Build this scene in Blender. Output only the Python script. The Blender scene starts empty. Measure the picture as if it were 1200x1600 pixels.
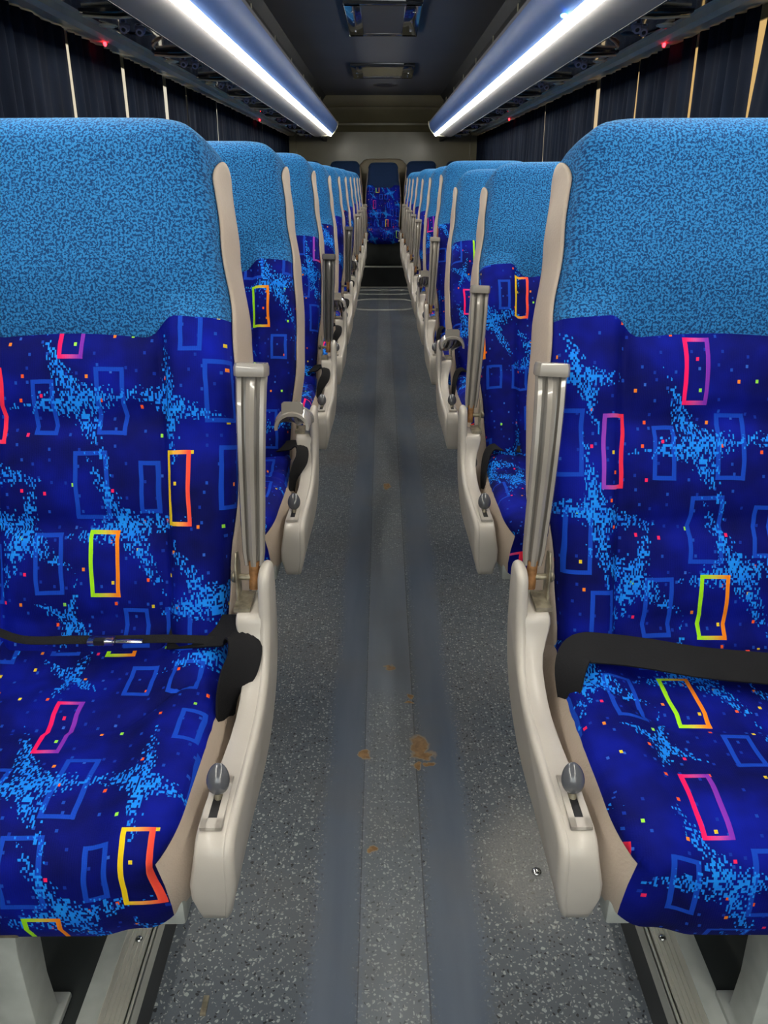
import bpy, bmesh, math, random
from mathutils import Vector, Matrix
rnd = random.Random(7)
PI = math.pi
SC = bpy.context.scene
COL = SC.collection

# ------------------------------------------------------------------ camera
CAMX, CAMZ = -0.0145, 1.08
cd = bpy.data.cameras.new('camera'); cam = bpy.data.objects.new('camera', cd); COL.objects.link(cam)
cd.sensor_fit = 'VERTICAL'; cd.sensor_height = 32.0; cd.lens = 32.0 * 1200 / 1600
cd.clip_start = 0.02; cd.clip_end = 100
cam.location = (CAMX, 0, CAMZ)
cam.rotation_euler = (math.radians(90) - math.atan(518 / 1200), 0, -math.radians(0.143))
SC.camera = cam
# ------------------------------------------------------------------ world, light, exposure
SC.view_settings.view_transform = 'Standard'; SC.view_settings.look = 'None'
SC.view_settings.gamma = 1.0; SC.view_settings.use_curve_mapping = False
SC.view_settings.exposure = 0.55
WORLD = 0.75
W = bpy.data.worlds.new('daylight'); SC.world = W; W.use_nodes = True
wn = W.node_tree; wn.nodes.clear()
wo = wn.nodes.new('ShaderNodeOutputWorld'); wb = wn.nodes.new('ShaderNodeBackground')
wc = wn.nodes.new('ShaderNodeTexCoord'); ws = wn.nodes.new('ShaderNodeSeparateXYZ'); wr = wn.nodes.new('ShaderNodeValToRGB')
wm = wn.nodes.new('ShaderNodeMapRange'); wm.inputs[1].default_value = -1; wm.inputs[2].default_value = 1
wn.links.new(wc.outputs['Generated'], ws.inputs[0]); wn.links.new(ws.outputs[0], wm.inputs[0]); wn.links.new(wm.outputs[0], wr.inputs[0])
wr.color_ramp.elements[0].position = 0.35; wr.color_ramp.elements[0].color = (0.70, 0.62, 0.46, 1)
wr.color_ramp.elements[1].position = 0.65; wr.color_ramp.elements[1].color = (0.62, 0.40, 0.15, 1)
e = wr.color_ramp.elements.new(0.5); e.color = (0.72, 0.80, 0.78, 1)
wn.links.new(wr.outputs[0], wb.inputs[0]); wb.inputs[1].default_value = WORLD
wn.links.new(wb.outputs[0], wo.inputs[0])

def area(name, loc, rot, sx, sy, power, color, spread=180):
    l = bpy.data.lights.new(name, 'AREA'); l.shape = 'RECTANGLE'; l.size = sx; l.size_y = sy
    l.energy = power; l.color = color; l.spread = math.radians(spread)
    o = bpy.data.objects.new(name, l); COL.objects.link(o); o.location = loc; o.rotation_euler = rot
    return o
# daylight through the windscreen behind the camera
area('windscreen_daylight', (0, -1.25, 1.35), (math.radians(84), 0, 0), 1.9, 0.9, 9, (0.88, 0.97, 1.0))
LED_STRENGTH = 36.0

# ------------------------------------------------------------------ node helpers
class NT:
    def __init__(s, name):
        s.m = bpy.data.materials.new(name); s.m.use_nodes = True
        s.t = s.m.node_tree; s.t.nodes.clear()
        s.out = s.t.nodes.new('ShaderNodeOutputMaterial')
        s.b = s.t.nodes.new('ShaderNodeBsdfPrincipled')
        s.t.links.new(s.b.outputs[0], s.out.inputs[0])
    def n(s, kind): return s.t.nodes.new(kind)
    def put(s, v, sock):
        if v is None: return
        if isinstance(v, bpy.types.NodeSocket): s.t.links.new(v, sock)
        else:
            try: sock.default_value = v
            except Exception:
                sock.default_value = tuple(v) + (1,)
    def math(s, op, a, b=None, c=None, clamp=False):
        x = s.n('ShaderNodeMath'); x.operation = op; x.use_clamp = clamp
        s.put(a, x.inputs[0]); s.put(b, x.inputs[1]); s.put(c, x.inputs[2]); return x.outputs[0]
    def vec(s, op, a, b=None, c=None):
        x = s.n('ShaderNodeVectorMath'); x.operation = op
        s.put(a, x.inputs[0]); s.put(b, x.inputs[1])
        if c is not None: s.put(c, x.inputs[2])
        return x.outputs['Value'] if op in ('DOT_PRODUCT', 'LENGTH', 'DISTANCE') else x.outputs['Vector']
    def sep(s, a):
        x = s.n('ShaderNodeSeparateXYZ'); s.put(a, x.inputs[0]); return x.outputs
    def comb(s, a, b, c=0.0):
        x = s.n('ShaderNodeCombineXYZ'); s.put(a, x.inputs[0]); s.put(b, x.inputs[1]); s.put(c, x.inputs[2]); return x.outputs[0]
    def mix(s, f, a, b):
        x = s.n('ShaderNodeMix'); x.data_type = 'RGBA'
        s.put(f, x.inputs['Factor']); s.put(a, x.inputs[6]); s.put(b, x.inputs[7]); return x.outputs[2]
    def noise(s, v, scale, detail=2, rough=0.5, dist=0, col=False):
        x = s.n('ShaderNodeTexNoise'); s.put(v, x.inputs['Vector'])
        x.inputs['Scale'].default_value = scale; x.inputs['Detail'].default_value = detail
        x.inputs['Roughness'].default_value = rough; x.inputs['Distortion'].default_value = dist
        return x.outputs['Color'] if col else x.outputs['Fac']
    def ramp(s, f, stops, interp='LINEAR'):
        x = s.n('ShaderNodeValToRGB'); s.put(f, x.inputs[0]); r = x.color_ramp; r.interpolation = interp
        while len(r.elements) < len(stops): r.elements.new(0.5)
        for el, (p, c) in zip(r.elements, stops):
            el.position = p; el.color = tuple(c) + (1,)
        return x.outputs[0]
    def ss(s, v, lo, hi):
        x = s.n('ShaderNodeMapRange'); x.interpolation_type = 'SMOOTHSTEP'; s.put(v, x.inputs[0])
        x.inputs[1].default_value = lo; x.inputs[2].default_value = hi; return x.outputs[0]
    def bump(s, h, strength, dist=0.002):
        x = s.n('ShaderNodeBump'); s.put(h, x.inputs['Height']); x.inputs['Strength'].default_value = strength
        x.inputs['Distance'].default_value = dist; s.t.links.new(x.outputs[0], s.b.inputs['Normal'])
    def obj(s): return s.n('ShaderNodeTexCoord').outputs['Object']
    def uv(s): return s.n('ShaderNodeTexCoord').outputs['UV']
    def set(s, **k):
        for a, v in k.items(): s.put(v, s.b.inputs[a.replace('_', ' ')])
        return s.m

def plain(name, color, rough=0.5, metal=0.0, var=0.12, scale=9.0, bump=0.0, bscale=300, coat=0.0, spec=0.5):
    t = NT(name); o = t.obj()
    f = t.noise(o, scale, 3)
    c0 = tuple(c * (1 - var) for c in color); c1 = tuple(min(1, c * (1 + var)) for c in color)
    t.set(Base_Color=t.ramp(f, [(0.3, c0), (0.7, c1)]), Roughness=rough, Metallic=metal)
    t.b.inputs['Coat Weight'].default_value = coat; t.b.inputs['Specular IOR Level'].default_value = spec
    if bump: t.bump(t.noise(o, bscale, 2), bump)
    return t.m

# ------------------------------------------------------------------ fabric with printed motifs
def fabric_material():
    t = NT('patterned_velour')
    at = t.n('ShaderNodeAttribute'); at.attribute_type = 'OBJECT'; at.attribute_name = 'pattern_shift'
    p0 = t.vec('ADD', t.uv(), at.outputs['Vector'])
    wob = t.vec('SUBTRACT', t.noise(p0, 18, 1, col=True), (0.5, 0.5, 0.5))
    p = t.vec('MULTIPLY_ADD', wob, (0.0055, 0.004, 0), p0)
    wr_ = t.n('ShaderNodeVectorMath'); wr_.operation = 'WRAP'
    t.put(p, wr_.inputs[0]); wr_.inputs[1].default_value = (0.235, 0.53, 1); wr_.inputs[2].default_value = (-0.205, 0.03, -1)
    q = t.vec('MULTIPLY', wr_.outputs[0], (1, 1, 0))
    def ring(c, w, h):
        d = t.vec('SUBTRACT', t.vec('ABSOLUTE', t.vec('SUBTRACT', q, (c[0], c[1], 0))), (w / 2, h / 2, 0))
        s = t.sep(d)
        return t.math('ABSOLUTE', t.math('MAXIMUM', s[0], s[1]))
    # velour base, brushed lighter and darker
    nb = t.noise(p0, 7, 3, 0.6)
    base = t.ramp(nb, [(0.30, (0.0012, 0.0020, 0.050)), (0.48, (0.0012, 0.0040, 0.15)), (0.70, (0.0020, 0.0100, 0.36))])
    # small confetti squares
    def confetti(base_, cell, off, keep, size, ramp_):
        g = t.vec('ADD', p0, off)
        ci = t.vec('FLOOR', t.vec('DIVIDE', g, (cell, cell, 1)))
        wn_ = t.n('ShaderNodeTexWhiteNoise'); wn_.noise_dimensions = '2D'; t.put(ci, wn_.inputs['Vector'])
        fr = t.vec('MODULO', t.vec('ADD', g, (cell * 400, cell * 400, 0)), (cell, cell, 1))
        cen = t.vec('MULTIPLY_ADD', wn_.outputs['Color'], (cell * 0.6, cell * 0.6, 0), (cell * 0.2, cell * 0.2, 0))
        d = t.vec('ABSOLUTE', t.vec('SUBTRACT', fr, cen)); s = t.sep(d)
        m = t.math('LESS_THAN', t.math('MAXIMUM', t.math('MULTIPLY', s[0], 1.25), s[1]), size)
        w2 = t.n('ShaderNodeTexWhiteNoise'); w2.noise_dimensions = '2D'; t.put(t.vec('ADD', ci, (7.3, 3.1, 0)), w2.inputs['Vector'])
        k = t.math('LESS_THAN', w2.outputs['Value'], keep)
        rc = t.ramp(t.math('DIVIDE', w2.outputs['Value'], keep), ramp_, 'CONSTANT')
        return t.mix(t.math('MULTIPLY', m, k), base_, rc)
    c = confetti(base, 0.021, (0.003, 0.011, 0), 0.55, 0.0021, [(0, (0.006, 0.035, 0.38)), (0.5, (0.01, 0.07, 0.5)), (0.9, (0.03, 0.12, 0.6))])
    c = confetti(c, 0.040, (0.013, 0.001, 0), 0.50, 0.0024, [(0, (0.9, 0.10, 0.02)), (0.25, (0.75, 0.55, 0.02)), (0.45, (0.9, 0.02, 0.12)), (0.65, (0.30, 0.75, 0.06)), (0.8, (0.85, 0.22, 0.02))])
    # plain blue frames
    blues = [((-0.041, 0.369), .026, .068), ((0.049, 0.377), .034, .085), ((0.02, 0.263), .042, .088),
             ((0.099, 0.261), .022, .066), ((-0.043, 0.155), .034, .080), ((0.199, 0.390), .034, .078),
             ((0.162, 0.470), .026, .050), ((0.212, 0.274), .026, .082), ((0.074, 0.065), .030, .050),
             ((0.135, 0.065), .036, .050), ((-0.173, 0.383), .032, .086), ((-0.160, 0.250), .032, .086), ((-0.125, 0.14), .028, .08)]
    dm = None
    for (cc, w_, h_) in blues:
        d = ring(cc, w_, h_); dm = d if dm is None else t.math('MINIMUM', dm, d)
    c = t.mix(t.math('LESS_THAN', dm, 0.0029), c, (0.006, 0.060, 0.52, 1))
    # light-blue speckled bursts
    cells = t.vec('FLOOR', t.vec('DIVIDE', p0, (0.0019, 0.0034, 1)))
    w3 = t.n('ShaderNodeTexWhiteNoise'); w3.noise_dimensions = '2D'; t.put(cells, w3.inputs['Vector'])
    stars = [((0.002, 0.378), 25, .085, .020), ((0.066, 0.205), 28, .080, .020), ((-0.081, 0.195), -18, .085, .021),
             ((0.131, 0.375), 4, .075, .017), ((0.182, 0.105), 32, .080, .020), ((-0.020, 0.073), -15, .055, .013),
             ((-0.135, 0.285), 10, .085, .018), ((-0.16, 0.47), 20, .06, .016)]
    D = None
    for (cc, ang, ln, wd) in stars:
        a = math.radians(ang); r0 = t.vec('SUBTRACT', q, (cc[0], cc[1], 0))
        xx = t.math('ABSOLUTE', t.vec('DOT_PRODUCT', r0, (math.cos(a), math.sin(a), 0)))
        yy = t.math('ABSOLUTE', t.vec('DOT_PRODUCT', r0, (-math.sin(a) * 0.85 + .3 * math.cos(a), math.cos(a) * 0.85, 0)))
        v = t.comb(xx, yy)
        d = t.math('MINIMUM', t.vec('DOT_PRODUCT', v, (1 / ln, 1 / wd, 0)), t.vec('DOT_PRODUCT', v, (1 / wd, 1 / ln, 0)))
        D = d if D is None else t.math('MINIMUM', D, d)
    dens = t.math('MINIMUM', t.math('MULTIPLY', t.math('SUBTRACT', 1.18, D, clamp=False), 0.72), 0.66)
    sm = t.math('LESS_THAN', w3.outputs['Value'], dens)
    c = t.mix(sm, c, t.mix(t.noise(p0, 60, 1), (0.005, 0.15, 0.80, 1), (0.015, 0.34, 0.98, 1)))
    # coloured frames
    neon = [((-0.002, 0.479), .030, .085, (0.95, 0.01, 0.13), (0.22, 0.03, 0.45), 0.40),
            ((0.034, 0.155), .036, .086, (0.35, 0.80, 0.01), (0.95, 0.25, 0.01), 0.5),
            ((0.142, 0.261), .028, .096, (0.85, 0.60, 0.01), (0.95, 0.08, 0.05), 0.4),
            ((-0.112, 0.371), .030, .096, (0.28, 0.05, 0.50), (0.95, 0.03, 0.08), 0.5)]
    for (cc, w_, h_, ca, cb, _) in neon:
        m = t.math('LESS_THAN', ring(cc, w_, h_), 0.0028)
        s = t.sep(t.vec('SUBTRACT', q, (cc[0], cc[1], 0)))
        g = t.math('MULTIPLY_ADD', s[0], 0.85 / w_, 0.5)
        c = t.mix(m, c, t.ramp(g, [(0.1, ca), (0.5, tuple((x + y) / 2 + .05 for x, y in zip(ca, cb))), (0.9, cb)]))
    rib = t.n('ShaderNodeTexWave'); rib.inputs['Scale'].default_value = 130; t.put(p0, rib.inputs['Vector'])
    hh = t.math('ADD', t.math('MULTIPLY', rib.outputs['Fac'], 0.4), t.noise(p0, 500, 1))
    t.bump(hh, 0.25, 0.001)
    t.set(Base_Color=c, Roughness=0.75)
    t.b.inputs['Sheen Weight'].default_value = 0.02; t.b.inputs['Sheen Roughness'].default_value = 0.4
    t.b.inputs['Sheen Tint'].default_value = (0.1, 0.25, 1, 1)
    t.b.inputs['Specular IOR Level'].default_value = 0.12
    return t.m

def head_material(dark=False):
    t = NT('dark_navy_fabric' if dark else 'speckled_blue_fabric')
    at = t.n('ShaderNodeAttribute'); at.attribute_type = 'OBJECT'; at.attribute_name = 'pattern_shift'
    p = t.vec('ADD', t.uv(), at.outputs['Vector'])
    f = t.noise(p, 330, 1.5, 0.6, 0.4)
    big = t.noise(p, 9, 2)
    lo = t.mix(big, (0.004, 0.040, 0.14, 1), (0.005, 0.055, 0.18, 1)); hi = t.mix(big, (0.022, 0.190, 0.47, 1), (0.030, 0.225, 0.55, 1))
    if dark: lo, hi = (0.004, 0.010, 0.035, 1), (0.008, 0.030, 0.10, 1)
    t.set(Base_Color=t.mix(t.ss(f, 0.44, 0.56), lo, hi), Roughness=0.85)
    t.b.inputs['Sheen Weight'].default_value = 0.15; t.b.inputs['Sheen Tint'].default_value = (0.3, 0.6, 1, 1)
    t.b.inputs['Specular IOR Level'].default_value = 0.2
    t.bump(f, 0.3, 0.001)
    return t.m

def floor_material():
    t = NT('speckled_vinyl_floor'); o = t.obj(); s = t.sep(o)
    # worn strips along the aisle
    wx = t.math('MULTIPLY_ADD', t.noise(t.vec('MULTIPLY', o, (1, .6, 1)), 3.0, 2), 0.05, t.math('SUBTRACT', s[0], 0.025))
    wxf = t.math('MULTIPLY_ADD', t.math('SUBTRACT', t.noise(o, 160, 1), 0.5), 0.045, wx)
    def band(v, a, b, e): return t.math('MULTIPLY', t.ss(v, a - e, a + e), t.math('SUBTRACT', 1.0, t.ss(v, b - e, b + e)))
    worn = t.math('MAXIMUM', band(wxf, -.125, -.048, .014), band(wxf, .060, .140, .014))
    cen = t.math('MULTIPLY', band(s[0], -.048, .052, .002), t.math('MULTIPLY', t.ss(s[1], 1.38, 1.5), t.math('SUBTRACT', 1.0, t.ss(s[1], 2.0, 2.3))))
    worn = t.math('MAXIMUM', worn, cen)
    n1 = t.noise(o, 2.2, 3, 0.6); n2 = t.noise(o, 420, 1)
    base = t.ramp(n1, [(0.3, (0.072, 0.094, 0.122)), (0.55, (0.096, 0.113, 0.136)), (0.75, (0.138, 0.138, 0.150))])
    base = t.mix(t.math('MULTIPLY', t.ss(n2, 0.5, 0.75), 0.5), base, (0.12, 0.13, 0.135, 1))
    vd = t.vec('MULTIPLY_ADD', t.noise(o, 90, 1, col=True), (0.012, 0.012, 0), o)
    vo = t.n('ShaderNodeTexVoronoi'); vo.voronoi_dimensions = '2D'; vo.inputs['Scale'].default_value = 128; t.put(vd, vo.inputs['Vector'])
    r = t.sep(vo.outputs['Color'])
    size = t.math('MULTIPLY_ADD', r[1], 0.20, 0.10)
    chip = t.math('LESS_THAN', vo.outputs['Distance'], size)
    white = t.math('MULTIPLY', chip, t.math('LESS_THAN', r[0], 0.50)); black = t.math('MULTIPLY', chip, t.math('GREATER_THAN', r[0], 0.72))
    cc = t.mix(white, base, (0.34, 0.37, 0.37, 1)); cc = t.mix(black, cc, (0.012, 0.015, 0.02, 1))
    vf = t.n('ShaderNodeTexVoronoi'); vf.voronoi_dimensions = '2D'; vf.inputs['Scale'].default_value = 210; t.put(vd, vf.inputs['Vector'])
    rf = t.sep(vf.outputs['Color'])
    fine = t.math('MULTIPLY', t.math('LESS_THAN', vf.outputs['Distance'], 0.25), t.math('LESS_THAN', rf[0], 0.30))
    cc = t.mix(t.math('MULTIPLY', fine, 0.6), cc, (0.32, 0.33, 0.32, 1))
    wcol = t.ramp(t.noise(t.vec('MULTIPLY', o, (3, .35, 1)), 7, 3), [(0.3, (0.080, 0.108, 0.158)), (0.7, (0.115, 0.142, 0.190))])
    cc = t.mix(worn, cc, wcol)
    # slightly lighter run of vinyl down the middle
    cc = t.mix(t.math('MULTIPLY', band(s[0], -.050, .054, .002), 0.26), cc, (0.30, 0.33, 0.36, 1))
    # long seam cuts
    seam = t.math('MAXIMUM', band(s[0], .052, .0545, .0006), band(s[0], -.0515, -.0500, .0006))
    cc = t.mix(t.math('MULTIPLY', seam, 0.55), cc, (0.015, 0.017, 0.02, 1))
    # brown holes worn through the vinyl
    dn = t.vec('MULTIPLY_ADD', t.vec('SUBTRACT', t.noise(o, 45, 2, col=True), (0.5, 0.5, 0.5)), (0.030, 0.030, 0), o)
    hole = None
    for (x, y, rx, ry) in [(.062, 1.275, .018, .026), (.070, 1.245, .022, .010), (-.052, 1.25, .010, .012), (.055, 1.215, .008, .008), (.080, 1.222, .012, .005),
                           (.004, 1.555, .008, .010), (.048, 1.44, .006, .006), (.048, 1.42, .006, .005), (-.032, 1.005, .008, .008), (.004, 2.75, .012, .03)]:
        q = t.vec('MULTIPLY', t.vec('SUBTRACT', dn, (x, y, 0)), (1 / rx, 1 / ry, 0))
        d = t.vec('LENGTH', q); hole = d if hole is None else t.math('MINIMUM', hole, d)
    cc = t.mix(t.math('SUBTRACT', 1.0, t.ss(hole, 1.05, 1.35)), cc, (0.30, 0.24, 0.17, 1))
    cc = t.mix(t.math('SUBTRACT', 1.0, t.ss(hole, .9, 1.05)), cc, t.ramp(t.noise(o, 80, 2), [(0.35, (0.22, 0.11, 0.03)), (0.65, (0.36, 0.20, 0.07))]))
    # grey scuffed patch beside the right panel
    scuff = t.math('MULTIPLY', t.ss(t.noise(o, 6, 3), 0.45, 0.7), 0.25)
    cc = t.mix(scuff, cc, (0.13, 0.125, 0.12, 1))
    ro = t.math('MULTIPLY_ADD', n1, 0.25, 0.30)
    sd = t.vec('LENGTH', t.vec('MULTIPLY', t.vec('SUBTRACT', t.vec('MULTIPLY_ADD', t.noise(o, 9, 3, col=True), (.10, .14, 0), o), (.285, 1.06, 0)), (1 / .10, 1 / .17, 0)))
    sm = t.math('MULTIPLY', t.math('SUBTRACT', 1.0, t.ss(sd, .3, 1.1)), t.math('MULTIPLY_ADD', t.noise(o, 300, 2), 0.9, 0.05))
    cc = t.mix(sm, cc, (0.30, 0.29, 0.275, 1))
    t.set(Base_Color=cc, Roughness=ro); t.bump(n2, 0.12, 0.001)
    return t.m

M = {}
M['fabric'] = fabric_material()
M['head'] = head_material()
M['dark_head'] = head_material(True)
M['vinyl'] = plain('beige_vinyl', (0.46, 0.38, 0.31), 0.5, var=.08, bump=0.35, bscale=260)
M['shell'] = plain('beige_moulded_plastic', (0.50, 0.465, 0.42), 0.36, var=.06, scale=14, coat=0.15, bump=0.04, bscale=500)
M['arm'] = plain('grey_armrest_plastic', (0.30, 0.275, 0.245), 0.26, var=.10, coat=0.4)
M['dark_arm'] = plain('dark_grey_armrest_plastic', (0.085, 0.082, 0.08), 0.3, var=.10, coat=0.3)
M['knob'] = plain('grey_knob_plastic', (0.10, 0.105, 0.12), 0.22, coat=0.6)
M['steel'] = plain('painted_pale_steel', (0.42, 0.45, 0.43), 0.42, var=.15, scale=20)
M['galv'] = plain('dull_aluminium', (0.62, 0.62, 0.56), 0.38, metal=0.45, var=.05, scale=18)
M['bracket'] = plain('stained_bracket_steel', (0.30, 0.27, 0.20), 0.45, metal=0.6, var=.5, scale=60)
M['rust'] = plain('rusty_brass', (0.40, 0.20, 0.08), 0.5, metal=0.5, var=.4, scale=90)
M['belt'] = plain('black_webbing', (0.013, 0.013, 0.015), 0.75, var=.15, bump=0.3, bscale=420, spec=.15)
M['chrome'] = plain('brushed_steel', (0.65, 0.65, 0.66), 0.22, metal=1.0, var=.1, scale=60)
M['dark'] = plain('black_plastic', (0.010, 0.010, 0.012), 0.5)
M['platform'] = plain('dark_platform_vinyl', (0.030, 0.036, 0.036), 0.55, var=.25)
M['riser'] = plain('dark_riser_vinyl', (0.022, 0.024, 0.026), 0.45, var=.3)
M['rack'] = plain('satin_grey_rack', (0.17, 0.165, 0.17), 0.5, metal=0.0, var=.05, spec=.25)
M['fascia_top'] = plain('blue_tinted_lamp_cover', (0.085, 0.16, 0.40), 0.5, metal=0.0, var=.05, spec=.25)
M['gloss'] = plain('glossy_dark_panel', (0.010, 0.013, 0.020), 0.12, coat=0.8, var=.1)
M['rail'] = plain('olive_grey_rail', (0.60, 0.57, 0.43), 0.42, var=.08)
M['ceil'] = plain('grey_headliner', (0.055, 0.058, 0.066), 0.62, var=.12, scale=2)
M['duct'] = plain('dark_duct_panel', (0.010, 0.012, 0.015), 0.55, var=.15, spec=.2)
M['rear'] = plain('olive_rear_lining', (0.17, 0.155, 0.10), 0.22, var=.12, scale=3)
M['hatch'] = plain('smoked_hatch_panel', (0.040, 0.038, 0.030), 0.35)
M['lens'] = plain('cream_lamp_lens', (0.50, 0.50, 0.38), 0.25, coat=0.5)
M['nozzle'] = plain('violet_grey_nozzle', (0.26, 0.27, 0.40), 0.25, coat=0.4)
M['wall'] = plain('grey_side_lining', (0.16, 0.16, 0.15), 0.6)
M['frame'] = plain('black_window_frame', (0.012, 0.012, 0.014), 0.5)

def curtain_material():
    t = NT('navy_curtain_cloth'); o = t.obj()
    f = t.noise(t.vec('MULTIPLY', o, (1, 1, 0.25)), 14, 3)
    t.set(Base_Color=t.ramp(f, [(0.3, (0.0045, 0.0065, 0.014)), (0.7, (0.009, 0.014, 0.028))]), Roughness=0.9)
    t.b.inputs['Specular IOR Level'].default_value = 0.08
    t.bump(t.noise(o, 300, 1), 0.15, .001)
    return t.m
M['curtain'] = curtain_material()

def emis(name, col, strength):
    t = NT(name); n = t.noise(t.obj(), 3, 1)
    t.set(Base_Color=(0.8, 0.8, 0.8, 1), Emission_Color=t.mix(n, tuple(col) + (1,), tuple(c * .93 for c in col) + (1,)), Emission_Strength=strength)
    return t.m
M['led'] = emis('led_strip_light', (1.0, 0.95, 0.82), LED_STRENGTH)
M['red'] = emis('red_indicator_light', (1.0, 0.01, 0.015), 14)
M['blue_led'] = emis('blue_led', (0.05, 0.35, 1.0), 8)
def glass_material():
    t = NT('window_glass'); n = t.noise(t.obj(), 4, 1)
    t.set(Base_Color=(1, 1, 1, 1), Roughness=t.math('MULTIPLY', n, 0.02), IOR=1.02)
    t.b.inputs['Transmission Weight'].default_value = 1.0
    return t.m
M['glass'] = glass_material()

# ------------------------------------------------------------------ mesh helpers
class MB:
    def __init__(s): s.v = []; s.f = []; s.uv = {}
    def add(s, vs, fs):
        b = len(s.v); s.v += [tuple(v) for v in vs]; s.f += [tuple(i + b for i in f) for f in fs]; return s
    def box(s, x0, x1, y0, y1, z0, z1):
        x0, x1 = sorted((x0, x1)); y0, y1 = sorted((y0, y1)); z0, z1 = sorted((z0, z1))
        return s.add([(x0, y0, z0), (x1, y0, z0), (x1, y1, z0), (x0, y1, z0), (x0, y0, z1), (x1, y0, z1), (x1, y1, z1), (x0, y1, z1)],
                     [(3, 2, 1, 0), (4, 5, 6, 7), (0, 1, 5, 4), (1, 2, 6, 5), (2, 3, 7, 6), (3, 0, 4, 7)])
    def loft(s, rings, closed=True, cap=True):
        n = len(rings[0]); vs = [p for r in rings for p in r]; fs = []
        for i in range(len(rings) - 1):
            for j in range(n if closed else n - 1):
                a = i * n + j; b = i * n + (j + 1) % n
                fs.append((a, b, b + n, a + n))
        if cap and closed:
            fs.append(tuple(range(n))[::-1]); fs.append(tuple(range((len(rings) - 1) * n, len(rings) * n)))
        return s.add(vs, fs)
    def tube(s, pts, r, n=10, cap=True):
        pts = [Vector(p) for p in pts]; rings = []
        rr = r if isinstance(r, (list, tuple)) else [r] * len(pts)
        up = None
        for i, p in enumerate(pts):
            d = (pts[min(i + 1, len(pts) - 1)] - pts[max(i - 1, 0)]).normalized()
            a = d.cross(Vector((0, 0, 1)) if abs(d.z) < 0.9 else Vector((0, 1, 0))).normalized()
            if up is not None and a.dot(up) < 0: a = -a
            up = a; b = d.cross(a)
            rings.append([tuple(p + rr[i] * (math.cos(2 * PI * k / n) * a + math.sin(2 * PI * k / n) * b)) for k in range(n)])
        return s.loft(rings, True, cap)
    def ribbon(s, pts, normals, w, th=0.0016):
        rings = []
        if not isinstance(normals, list): normals = [normals] * len(pts)
        P_, N_ = [], []
        for i in range(len(pts) - 1):
            p0 = Vector(pts[max(i - 1, 0)]); p1 = Vector(pts[i]); p2 = Vector(pts[i + 1]); p3 = Vector(pts[min(i + 2, len(pts) - 1)])
            for k in range(6):
                u = k / 6
                P_.append(.5 * ((2 * p1) + (p2 - p0) * u + (2 * p0 - 5 * p1 + 4 * p2 - p3) * u * u + (3 * p1 - p0 - 3 * p2 + p3) * u ** 3))
                N_.append(Vector(normals[i]).lerp(Vector(normals[i + 1]), u))
        P_.append(Vector(pts[-1])); N_.append(Vector(normals[-1])); pts, normals = P_, N_
        for i, p in enumerate(pts):
            p = Vector(p); d = (Vector(pts[min(i + 1, len(pts) - 1)]) - Vector(pts[max(i - 1, 0)])).normalized()
            nn = Vector(normals[i] if isinstance(normals, list) else normals)
            side = d.cross(nn).normalized(); nn = side.cross(d).normalized()
            rings.append([tuple(p + side * w / 2 + nn * th), tuple(p - side * w / 2 + nn * th), tuple(p - side * w / 2 - nn * th), tuple(p + side * w / 2 - nn * th)])
        return s.loft(rings)
    def ellipsoid(s, c, r, nu=20, nv=12):
        rings = []
        for i in range(1, nv):
            th = PI * i / nv
            rings.append([(c[0] + r[0] * math.sin(th) * math.cos(2 * PI * k / nu), c[1] + r[1] * math.sin(th) * math.sin(2 * PI * k / nu), c[2] - r[2] * math.cos(th)) for k in range(nu)])
        b = len(s.v); s.loft(rings, True, False)
        lo = len(s.v); s.v.append((c[0], c[1], c[2] - r[2])); hi = len(s.v); s.v.append((c[0], c[1], c[2] + r[2]))
        for k in range(nu):
            s.f.append((lo, b + (k + 1) % nu, b + k)); t_ = b + (nv - 2) * nu; s.f.append((hi, t_ + k, t_ + (k + 1) % nu))
        return s
    def build(s, name, mat, parent=None, loc=(0, 0, 0), smooth=35, bevel=0, seg=2, flip=False):
        me = bpy.data.meshes.new(name)
        fs = [tuple(reversed(f)) for f in s.f] if flip else s.f
        me.from_pydata([(v[0] - loc[0], v[1] - loc[1], v[2] - loc[2]) for v in s.v], [], fs)
        me.validate()
        bm = bmesh.new(); bm.from_mesh(me); bmesh.ops.remove_doubles(bm, verts=bm.verts, dist=1e-6)
        if not s.uv: bmesh.ops.recalc_face_normals(bm, faces=bm.faces)
        if bevel:
            es = [e for e in bm.edges if len(e.link_faces) == 2 and e.calc_face_angle(0) > math.radians(40)]
            bmesh.ops.bevel(bm, geom=es, offset=bevel, segments=seg, affect='EDGES', profile=0.5, clamp_overlap=True)
        bm.to_mesh(me); bm.free()
        me.materials.append(mat)
        if smooth:
            me.polygons.foreach_set('use_smooth', [True] * len(me.polygons))
            try: me.set_sharp_from_angle(angle=math.radians(smooth))
            except Exception: pass
        o = bpy.data.objects.new(name, me); COL.objects.link(o); o.location = loc
        if parent:
            o.parent = parent
        return o

def uvmesh(name, verts, faces, uvs, mat, parent, loc, subsurf=0):
    """verts absolute; uvs per vertex"""
    used = sorted({i for f in faces for i in f}); ix = {v: k for k, v in enumerate(used)}
    me = bpy.data.meshes.new(name)
    me.from_pydata([tuple(verts[i][k] - loc[k] for k in range(3)) for i in used], [], [tuple(ix[i] for i in f) for f in faces])
    l = me.uv_layers.new(name='UVMap')
    flat = []
    for lp in me.loops: flat += list(uvs[used[lp.vertex_index]])
    l.data.foreach_set('uv', flat)
    me.materials.append(mat)
    me.polygons.foreach_set('use_smooth', [True] * len(me.polygons))
    me.update()
    o = bpy.data.objects.new(name, me); COL.objects.link(o); o.location = loc
    if parent: o.parent = parent
    return o

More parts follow.
